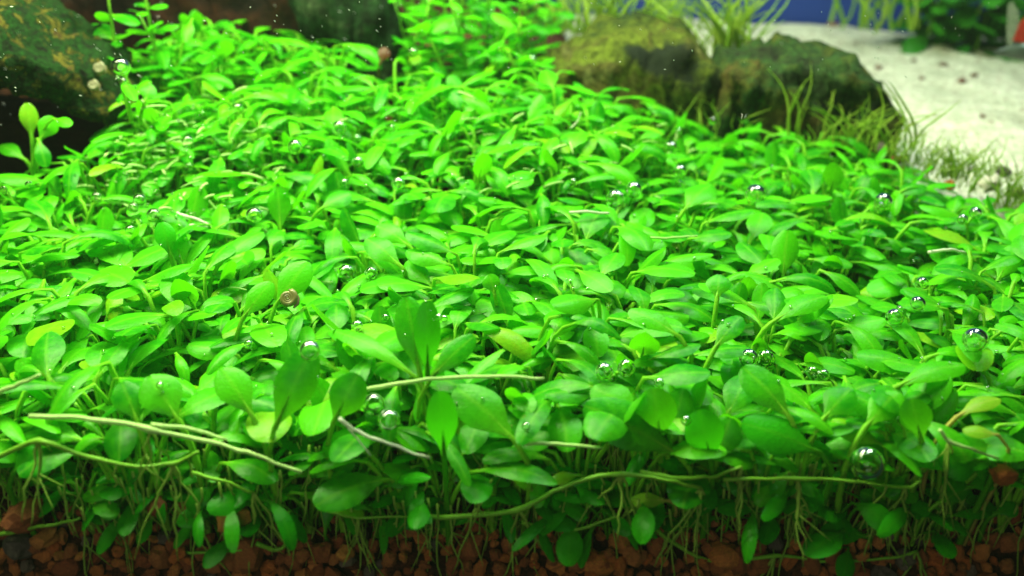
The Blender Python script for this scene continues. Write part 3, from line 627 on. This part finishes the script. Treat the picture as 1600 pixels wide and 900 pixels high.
runner('thin whitish thread under the split stem', [(545, 670), (562, 690), (580, 712)], .012, M_white, .1)
runner('pale stem lying across behind the front bubbles', [(555, 613), (620, 600), (700, 590), (780, 588), (850, 592)], .03, M_pale, .75)
runner('straight pale stem right of the dark upright leaf', [(812, 690), (870, 694), (942, 699)], .028, M_pale, .25)
runner('long curved green runner sweeping up to the right, front centre', [(640, 806), (720, 808), (810, 796), (880, 760), (972, 741), (1030, 748), (1095, 762)], .034, M_stem, .1, (2, 4, 6))
runner('green runner crossing over the curved one and ending in a bud', [(1000, 738), (1060, 746), (1110, 744), (1158, 732)], .030, M_stem, .16, (3,))
runner('long straight yellow-green runner at the right front', [(1130, 750), (1245, 748), (1330, 752), (1414, 762), (1440, 750)], .026, M_stem, .12, (1, 3))
runner('low green runner near the gravel at the left edge', [(-10, 836), (60, 824), (125, 810)], .026, M_stem, .12)
runner('sagging green runner low in the right of centre', [(1012, 812), (1050, 848), (1120, 878), (1210, 868), (1290, 877), (1380, 874), (1432, 862)], .026, M_stem, .1, (3, 6))
runner('thin runner low in the centre', [(815, 816), (890, 828), (965, 806)], .026, M_stem, .16)
runner('thin runner low in the left of centre', [(510, 798), (560, 808), (640, 806)], .022, M_stem, .14, (1,))
runner('pale knotted runner at the right front', [(1468, 672), (1482, 690), (1520, 702), (1560, 718)], .024, M_pale, .14, (1,))
runner('pale stem poking in from the left edge', [(-10, 616), (30, 600), (62, 586)], .034, M_pale, .5)
runner('short green runner low at the left', [(280, 862), (330, 864), (378, 860)], .022, M_stem, .12)
runner('green stem slanting down right above the orange pebble', [(300, 738), (350, 752), (396, 770)], .026, M_stem, .2, (2,))
runner('kinked green stem at the lower left of centre', [(400, 850), (436, 858), (452, 838), (452, 800)], .03, M_stem, .14)
for i, (pts, r, mt, lb) in enumerate([([(868, 336), (910, 331), (952, 333)], .03, M_white, 'whitish stem lying flat in the middle of the carpet'), ([(1085, 320), (1120, 318), (1150, 322)], .02, M_pale, 'thin pale stem right of the long-stalked leaf'),
        ([(276, 334), (300, 341), (328, 352)], .035, M_white, 'whitish stem stub, front one of the left patch'), ([(296, 352), (312, 353), (330, 354)], .03, M_white, 'short whitish stem stub below the front one'),
        ([(150, 312), (190, 318), (215, 330)], .025, M_pale, 'pale stem stub among the left bubbles'), ([(310, 300), (330, 318), (342, 332)], .026, M_pale, 'pale slanting stub above the whitish stubs'), ([(1450, 394), (1480, 390), (1510, 394)], .03, M_white, 'whitish stem at the upper right of the carpet'),
        ([(1000, 372), (1050, 371), (1090, 368)], .022, M_pale, 'thin pale stem behind the funnel leaf'), ([(560, 60), (590, 50), (612, 62)], .03, M_pale, 'pale stub by the slanting stone'), ([(630, 206), (628, 190), (634, 178)], .03, M_white, 'white upright stub at the back centre'), ([(892, 200), (902, 190), (908, 176)], .02, M_white, 'white thin stub behind the middle right'),
        ([(1240, 322), (1250, 338), (1262, 352)], .024, M_pale, 'pale stub in the right middle'), ([(480, 430), (500, 440), (520, 442)], .024, M_pale, 'pale stub between the snail and the bubble')]):
    g = at_z(pts[0][0], pts[0][1], 1.75)
    for _ in range(6): g = at_z(pts[0][0], pts[0][1], gz(g.x, g.y) + 1.6)
    runner(lb, pts, r, mt, g.y - 0.05)

# ------------------------------------------------------------------ gravel and loose pebbles
def pebble_mesh(r, mat, n=2):
    import bmesh
    bm = bmesh.new(); bmesh.ops.create_icosphere(bm, subdivisions=n, radius=1); s = Vector((r.uniform(0, 50), r.uniform(0, 50), 0))
    sx, sy, sz = r.uniform(.85, 1.2), r.uniform(.8, 1.1), r.uniform(.65, .95)
    for v_ in bm.verts:
        d = 1 + 0.30 * fbm(v_.co + s, 1.2, 3) + 0.34 * fbm(v_.co + s, 2.6, 3); v_.co = Vector((v_.co.x * sx, v_.co.y * sy, v_.co.z * sz)) * d
    me = bpy.data.meshes.new('pebble'); bm.to_mesh(me); bm.free(); me.materials.append(mat)
    me.polygons.foreach_set('use_smooth', [False] * len(me.polygons)); return me
PEB = [pebble_mesh(R, M_peb[(0, 1, 1, 0, 1, 1, 0, 1, 2)[i % 9]]) for i in range(18)]
PBC = [pebble_mesh(R, M_peb[1], 1) for i in range(6)]
cnt = []
for k in range(4000):
    if len(cnt) >= 420: break
    x = R.uniform(-6.6, 6.6); y = R.uniform(0.10, 0.8) ; r_ = R.choice((R.uniform(.06, .11), R.uniform(.1, .2)))
    top = gz(x, y) + 0.04 - 0.02 * y; z = R.uniform(-0.85, top) if y < 0.3 else top - R.uniform(0, .08)
    y = max(y, r_ * 0.9)
    if all((x - a) ** 2 + (y - b) ** 2 + (z - c) ** 2 > (0.80 * (r_ + d)) ** 2 for a, b, c, d in cnt): cnt.append((x, y, z, r_))
cnt.sort(key=lambda q: (q[1] - q[3]))
for (x, y, z, r_) in cnt[:300]:
    o = link('pebble', R.choice(PEB), ground); o.location = (x, y, z); o.scale = (r_,) * 3; o.rotation_euler = (R.uniform(0, 6), R.uniform(0, 6), R.uniform(0, 6))
B = Bag()
pts_ = cnt[300:] + [(R.uniform(-8, 8), R.uniform(1.1, 4), None, R.uniform(.1, .2)) for _ in range(700)]
for (x, y, z, r_) in pts_:
    me = R.choice(PBC); z = gz(x, y) - 0.03 if z is None else z
    Mx = Matrix.Rotation(R.uniform(0, 6), 3, 'X') @ Matrix.Rotation(R.uniform(0, 6), 3, 'Z')
    B.add([Mx @ (v_.co * r_) + Vector((x, y, z)) for v_ in me.vertices], [tuple(p.vertices) for p in me.polygons])
link('pebbles', mesh('pebbles', B.v, B.f, M_peb[1]), ground, kind='stuff')
def loose(px, py, Y, rpx, mi, label, nm='pebble', cat='pebble', flat=1.0):
    c = at_y(px, py, Y); r_ = rpx * (c - CAM).dot(cF) / FPX
    o = thing(nm, label, cat, c, R.uniform(0, 6), None, pebble_mesh(R, M_peb[mi])); o.scale = (r_, r_, r_ * flat); return o
loose(366, 810, .22, 23, 0, 'orange clay pebble resting among the roots, lower left')
loose(244, 792, .3, 17, 1, 'reddish brown pebble left of the orange one')
loose(292, 792, .45, 16, 1, 'dim brown pebble between the roots behind the orange one')
loose(38, 806, .25, 28, 1, 'wide brown clay pebble at the lower left edge')
loose(30, 856, .16, 22, 2, 'dark grey stone in the lower left corner')
loose(70, 842, .2, 17, 0, 'orange pebble right of the dark grey stone')
loose(1567, 741, .2, 21, 0, 'rough brown clay pebble hanging among leaves at the right edge')
loose(855, 832, .25, 10, 0, 'little orange pebble beside the sagging roots')
loose(848, 812, .3, 9, 0, 'smallest orange pebble above another near the centre bottom')
loose(935, 880, .16, 22, 0, 'bright orange pebble at the bottom, right of centre')
loose(540, 866, .16, 15, 0, 'orange-yellow pebble at the bottom, left of centre')
loose(1130, 868, .2, 26, 0, 'broad orange pebble under the sagging runner')
loose(1485, 289, 9.9, 9, 0, 'orange-brown pebble beside the grass tuft near the sand')
loose(1545, 286, 9.8, 18, 3, 'white stone with a flat top at the edge of the sand')
loose(1566, 268, 10.0, 11, 2, 'grey stone behind the white one at the edge of the sand')
loose(1520, 262, 10.3, 9, 3, 'small white stone behind the dense grass tuft')
loose(1590, 300, 9.6, 12, 2, 'grey brown stone by the right edge next to the sand')
loose(1378, 232, 10.9, 12, 2, 'grey brown stone by the foot of the right rock')
loose(1400, 250, 10.7, 10, 1, 'brown stone right of the foot of the right rock')
# little dark snails and bits on the sand
for (px, py, r_, lb) in [(1372, 105, 6, 'dark speck of grit on the sand, nearest the right rock'), (1428, 94, 5, 'dark grit bit on the sand, farthest back of the row'), (1474, 100, 7, 'largest dark grit bit in the middle of the sand'), (1503, 126, 8, 'dark brown grit bit right of the middle of the sand'),
                         (1522, 117, 6, 'grit bit lying just behind the dark brown one'), (1440, 122, 5, 'faint grit bit left of the dark brown one'), (1535, 181, 5, 'lone dark grit bit on the front part of the sand'), (1427, 192, 6, 'brown grit bit beside the curving grass blade'), (1300, 38, 9, 'reddish bit at the far edge of the sand'), (1440, 56, 8, 'pinkish bit at the far edge before the bushy plants')]:
    g = at_z(px, py, 0.8)
    for _ in range(8): g = at_z(px, py, sandz(g.x, g.y) + 0.05)
    o = thing('grit', lb, 'stone', g, R.uniform(0, 6), 'dark bits lying on the sand', pebble_mesh(R, M_peb[4])); rr = r_ * (g - CAM).dot(cF) / FPX; o.scale = (rr, rr, rr * .6)

# ------------------------------------------------------------------ snails
def spiral_shell(R0, mat, turns=3.2):
    pts = []; rad = []
    n = int(turns * 18)
    for i in range(n + 1):
        q = i / n; a = q * turns * 2 * math.pi; rr = R0 * (0.08 + 0.92 * q ** 1.25)
        tr = rr * 0.30 + 0.004
        pts.append(Vector((math.cos(a) * (rr - tr), math.sin(a) * (rr - tr), 0.25 * R0 * (1 - q)))); rad.append(tr)
    return tube(pts, rad, 9)
def snail(px, py, rpx, label, nrm, mat, hit=None):
    c = hit; r_ = rpx * (c - CAM).dot(cF) / FPX; t = thing('snail', label, 'snail', c)
    q = Vector(nrm).to_track_quat('Z', 'Y'); t.rotation_mode = 'QUATERNION'; t.rotation_quaternion = q
    v, f = spiral_shell(r_, mat); link('shell', mesh('shell', v, f, mat), t)
    v, f = tube([(r_ * .5, -r_ * .9, -r_ * .1), (r_ * .8, -r_ * .5, -r_ * .25), (r_ * .8, 0, -r_ * .3), (r_ * .5, r_ * .6, -r_ * .3), (0, r_ * .9, -r_ * .25)], [r_ * .1, r_ * .2, r_ * .24, r_ * .2, r_ * .05], 7)
    link('foot', mesh('foot', v, f, M_foot), t); return t

# ------------------------------------------------------------------ fish at the right edge
def fish():
    c = at_y(1552, 82, 16.0); t = thing('fish', 'dark slender fish with a red fin entering at the upper right edge', 'fish', c)
    k = (c - CAM).dot(cF) / FPX  # cm per pixel there
    rows = [(0, 0, 2), (10, 0, 6), (25, -1, 10), (45, -2, 14), (75, -2, 16), (110, -1, 13), (150, 0, 7), (180, 0, 5)]
    v = []; n = 12
    for (x, dz, r_) in rows:
        for i in range(n):
            a = 2 * math.pi * i / n; v.append((x * k, math.cos(a) * r_ * k * .55, (dz * -1 + math.sin(a) * r_) * k))
    f = [(i * n + j, i * n + (j + 1) % n, (i + 1) * n + (j + 1) % n, (i + 1) * n + j) for i in range(len(rows) - 1) for j in range(n)] + [tuple(range(n)), tuple((len(rows) - 1) * n + j for j in range(n - 1, -1, -1))]
    link('body', mesh('body', v, f, M_fishb), t)
    def fin(name, pts, mat, th=1.0, y0=0):
        m_ = len(pts); v = [(x * k, (y0 + th / 2) * k, z * k) for x, z in pts] + [(x * k, (y0 - th / 2) * k, z * k) for x, z in pts]
        f = [tuple(range(m_)), tuple(range(2 * m_ - 1, m_ - 1, -1))] + [(i, i + m_, (i + 1) % m_ + m_, (i + 1) % m_) for i in range(m_)]
        return link(name, mesh(name, v, f, mat, smooth=False), t)
    fin('dorsal_fin', [(26, 18), (30, 44), (38, 56), (52, 48), (74, 34), (90, 14), (60, 12)], M_fishr)
    fin('clear_fin', [(20, 10), (12, 40), (6, 72), (12, 76), (24, 62), (32, 40), (28, 12)], M_fine, 1.0, 2)
    fin('tail_fin', [(178, 5), (215, 26), (222, 0), (215, -26), (178, -5)], M_fine)
    fin('side_stripe', [(34, 12), (44, 17), (70, 15), (64, 8)], M_fishs, 1.0, -10)
    e, ef = tube([(12 * k, -4.5 * k, 2 * k), (12 * k, -5.6 * k, 2 * k)], [2.2 * k, 1.5 * k], 10); link('eye', mesh('eye', e, ef, M_eye), t)
    return t
fish()

# ------------------------------------------------------------------ air bubbles, dropped onto what lies under them
bpy.context.view_layer.update(); dg = bpy.context.evaluated_depsgraph_get()
def hit(px, py):
    ok, loc, nrm, *_ = sc.ray_cast(dg, CAM, ray(px, py).normalized(), distance=80)
    return (loc, nrm) if ok else (at_z(px, py, 1.6), Vector((0, 0, 1)))
import bmesh
bm = bmesh.new(); bmesh.ops.create_uvsphere(bm, u_segments=28, v_segments=18, radius=1); bub_me = bpy.data.meshes.new('air_bubble'); bm.to_mesh(bub_me); bm.free()
bub_me.polygons.foreach_set('use_smooth', [True] * len(bub_me.polygons)); bub_me.materials.append(M_bub)
BUB = [(188, 104, 11, 'large bubble held by the little sprig beside the mossy boulder'), (183, 124, 4, 'small bubble just under the large one by the boulder'), (192, 127, 4, 'tiny bubble touching the small one by the boulder'), (245, 30, 5, 'bubble before the dark driftwood at the upper left'),
 (371, 170, 7, 'bubble at the back left slope, rightmost of three'), (320, 167, 5, 'bubble at the back left slope, middle of three'), (316, 178, 4, 'bubble at the back left slope, lowest of three'), (293, 221, 7, 'bubble on the left slope below the group of three'), (461, 230, 9, 'shiny bubble on the left slope between leaves'),
 (530, 200, 9, 'bubble at the back centre, left of the close pair'), (557, 218, 7, 'bubble at the back centre, just right of its neighbour'), (559, 253, 7, 'bubble below the back centre pair'), (612, 200, 4, 'small bubble by the white upright stub'), (645, 82, 6, 'bubble high at the back under the stem plants'),
 (538, 286, 5, 'small bubble left of a close pair above the dark round leaf'), (572, 292, 5, 'small bubble, middle of the row above the dark round leaf'), (622, 287, 8, 'bubble, right one of the row above the dark round leaf'), (218, 312, 8, 'bubble at the top of the left cluster'), (208, 325, 6, 'bubble in the middle of the left cluster'),
 (240, 335, 8, 'bubble at the right of the left cluster'), (151, 308, 6, 'bubble left of the left cluster'), (203, 359, 6, 'lowest bubble of the left cluster'), (397, 336, 10, 'clear bubble in the left centre with a dark rim'), (245, 300, 4, 'tiny bubble above the left cluster'), (45, 288, 4, 'tiny bubble near the left edge'),
 (6, 296, 4, 'tiny bubble touching the left edge of the picture'), (541, 427, 12, 'round clear bubble before the dark round leaf'), (580, 427, 8, 'bubble right of the round clear bubble'), (558, 509, 7, 'bubble above the star-shaped sprig'), (484, 548, 13, 'bubble perched on the tip of the largest front leaf'),
 (584, 632, 14, 'upper bubble of the front clump left of centre'), (608, 656, 14, 'lower bubble of the front clump left of centre'), (388, 538, 5, 'small bubble on a leaf left of the largest front leaf'), (382, 546, 4, 'tiny bubble below the small one on the left leaf'), (250, 602, 4, 'tiny bright bubble on the rounded front leaf'),
 (602, 496, 4, 'tiny bubble left of the tall upright leaves'), (685, 496, 4, 'tiny bubble right of the tall upright leaves'), (694, 498, 4, 'tiny bubble, outer one right of the tall upright leaves'), (1047, 232, 9, 'bubble at the back right of centre'), (1062, 268, 8, 'bubble below the back right one'), (1063, 288, 6, 'smaller bubble touching the stalk of the spoon leaf'),
 (990, 297, 10, 'bubble right of a pair in the upper middle'), (961, 311, 12, 'larger bubble left of the pair in the upper middle'), (1180, 304, 13, 'large clear bubble in the right middle'), (1380, 316, 11, 'larger bubble of the upper right pair'), (1374, 324, 7, 'smaller bubble of the upper right pair'), (1524, 333, 7, 'bubble near the grass at the upper right'),
 (1504, 343, 6, 'bubble left of the one near the grass'), (895, 284, 4, 'tiny bubble in the middle of the carpet'), (1113, 189, 4, 'tiny bubble at the back edge before the rocks'), (1162, 185, 6, 'bubble at the back edge before the right rock'), (1432, 411, 8, 'top bubble of the chain on the right'), (1441, 443, 8, 'second bubble of the chain on the right'),
 (1434, 474, 9, 'third bubble of the chain on the right'), (1398, 496, 11, 'lowest and largest bubble of the chain on the right'), (1408, 484, 6, 'little bubble riding above the largest of the chain'), (1524, 531, 15, 'large clear bubble near the right edge'), (1170, 560, 12, 'left one of the twin bubbles near the front'), (1196, 560, 11, 'right one of the twin bubbles near the front'),
 (944, 580, 11, 'left bubble of the pair before the strap leaf'), (979, 575, 11, 'right bubble of the pair before the strap leaf'), (956, 588, 7, 'little bubble between the pair before the strap leaf'), (1030, 598, 6, 'bubble right of the pair before the strap leaf'), (1270, 582, 8, 'bubble left of a close pair in the right front'), (1287, 586, 7, 'bubble right of a close pair in the right front'),
 (822, 666, 5, 'tiny bubble above the straight pale stem'), (1072, 657, 6, 'tiny bubble beside the two round leaves'), (1355, 724, 21, 'biggest bubble, dim, caught under a leaf at the right front'), (830, 94, 6, 'bubble at the back by the stem plants'), (296, 260, 5, 'small bubble on the left slope'), (1060, 205, 4, 'tiny bubble near the back right edge of the carpet')]
for (px, py, r_, lb) in BUB:
    r_ = r_ * 1.2 + 1.0
    d = ray(px, py).normalized(); dm = min((hit(px + a * r_ * .6, py + b * r_ * .6)[0] - CAM).length for a, b in ((0, 0), (-1, 0), (1, 0), (0, .9), (0, -1))); loc = CAM + d * dm; dep = (loc - CAM).dot(cF); rw = r_ * dep / FPX
    c = CAM + d * ((loc - CAM).length - rw * 1.02); o = thing('air_bubble', lb, 'bubble', c, 0, 'air bubbles resting on the leaves', bub_me); o.scale = (rw, rw, rw * R.uniform(.9, 1.0))
# pinprick bubbles
B = Bag(); bm = bmesh.new(); bmesh.ops.create_icosphere(bm, subdivisions=2, radius=1); tv = [v_.co.copy() for v_ in bm.verts]; tf = [tuple(v_.index for v_ in q.verts) for q in bm.faces]; bm.free()
for i in range(430):
    px = R.uniform(0, 1600); py = R.uniform(150, 640)
    if R.random() < .45: px = R.gauss(280, 120); py = R.gauss(270, 60)
    if not inside(px, py): continue
    loc, nrm = hit(px, py); rw = R.uniform(1.2, 3.3) * (loc - CAM).dot(cF) / FPX
    B.add([v_ * rw + loc + nrm * rw * .8 for v_ in tv], tf)
link('tiny_bubbles', mesh('tiny_bubbles', B.v, B.f, M_bub), kind='stuff', label='pinprick air bubbles clinging all over the leaves', category='bubbles')
# snails sit on leaves and on the boulder
toc = lambda p: (CAM - p).normalized()
for (px, py, r_, lb, mt) in [(450, 466, 17, 'small brown ramshorn snail with a spiral shell on the leaves', M_shell), (154, 106, 11, 'pale snail on the mossy boulder, upper of two', M_shell2), (145, 133, 10, 'pale snail on the mossy boulder, lower of two', M_shell2)]:
    dm = min((hit(px + a * r_ * .8, py + b * r_ * .8)[0] - CAM).length for a in (-1, 0, 1) for b in (-1, 0, 1)); loc = CAM + ray(px, py).normalized() * dm; snail(px, py, r_, lb, (toc(loc) + Vector((-.2, 0, .25))).normalized(), mt, loc + toc(loc) * (.03 if r_ < 15 else .06))
# fine bleached threads caught on the left of the carpet
B = Bag()
for i in range(230):
    px = R.gauss(270, 100) if R.random() < .8 else R.uniform(700, 1100); py = R.gauss(235, 55)
    if not inside(px, py) or py < 120: continue
    loc, nrm = hit(px, py); a = R.gauss(.8, .7); L_ = R.uniform(.15, .5); e = R.uniform(-.1, .6)
    p_ = [loc + Vector((math.cos(a) * L_ * q, math.sin(a) * L_ * q * .6, .04 + L_ * e * q - .25 * L_ * q * q)) for q in (0, .25, .5, .75, 1)]
    v, f = tube(p_, [R.choice((.011, .015, .024))] * 5, 5); B.add(v, f)
link('bleached_threads', mesh('bleached_threads', B.v, B.f, M_pale), kind='stuff', label='fine bleached threads and stem bits caught among the leaves', category='plant litter')
# drifting specks in the water
B = Bag(); oc = [Vector(q) for q in ((1, 0, 0), (-1, 0, 0), (0, 1, 0), (0, -1, 0), (0, 0, 1), (0, 0, -1))]; of = [(0, 2, 4), (2, 1, 4), (1, 3, 4), (3, 0, 4), (2, 0, 5), (1, 2, 5), (3, 1, 5), (0, 3, 5)]
for i in range(190):
    px = R.uniform(0, 620) if R.random() < .65 else R.uniform(600, 1600); py = R.uniform(0, 200 if px < 620 else 120); c = CAM + ray(px, py) * R.uniform(9, 14.5)
    s = R.uniform(.004, .009); L_ = R.uniform(1, 4); M_ = Matrix.Rotation(R.gauss(.9, .5), 3, 'Y')
    B.add([M_ @ Vector((q.x * s * L_, q.y * s, q.z * s)) + c for q in oc], of)
link('floating_specks', mesh('floating_specks', B.v, B.f, M_speck, smooth=False), kind='stuff', label='tiny white specks drifting in the water at the back', category='particles')

# faintly cloudy water
m, nt, out = new_mat('haze'); pv = nt.nodes.new('ShaderNodeVolumePrincipled'); pv.inputs['Color'].default_value = (0.75, 1.0, 0.8, 1); pv.inputs['Density'].default_value = 0.0005
nt.links.new(pv.outputs[0], out.inputs['Volume'])
x0, x1, y0, y1, z0, z1 = -40, 45, -9, 27.9, -2.6, 9.5
v = [(x, y, z) for z in (z0, z1) for y in (y0, y1) for x in (x0, x1)]
link('haze', mesh('haze', v, [(0, 2, 3, 1), (4, 5, 7, 6), (0, 1, 5, 4), (2, 6, 7, 3), (0, 4, 6, 2), (1, 3, 7, 5)], m, smooth=False), kind='stuff', label='faintly cloudy water', category='haze')
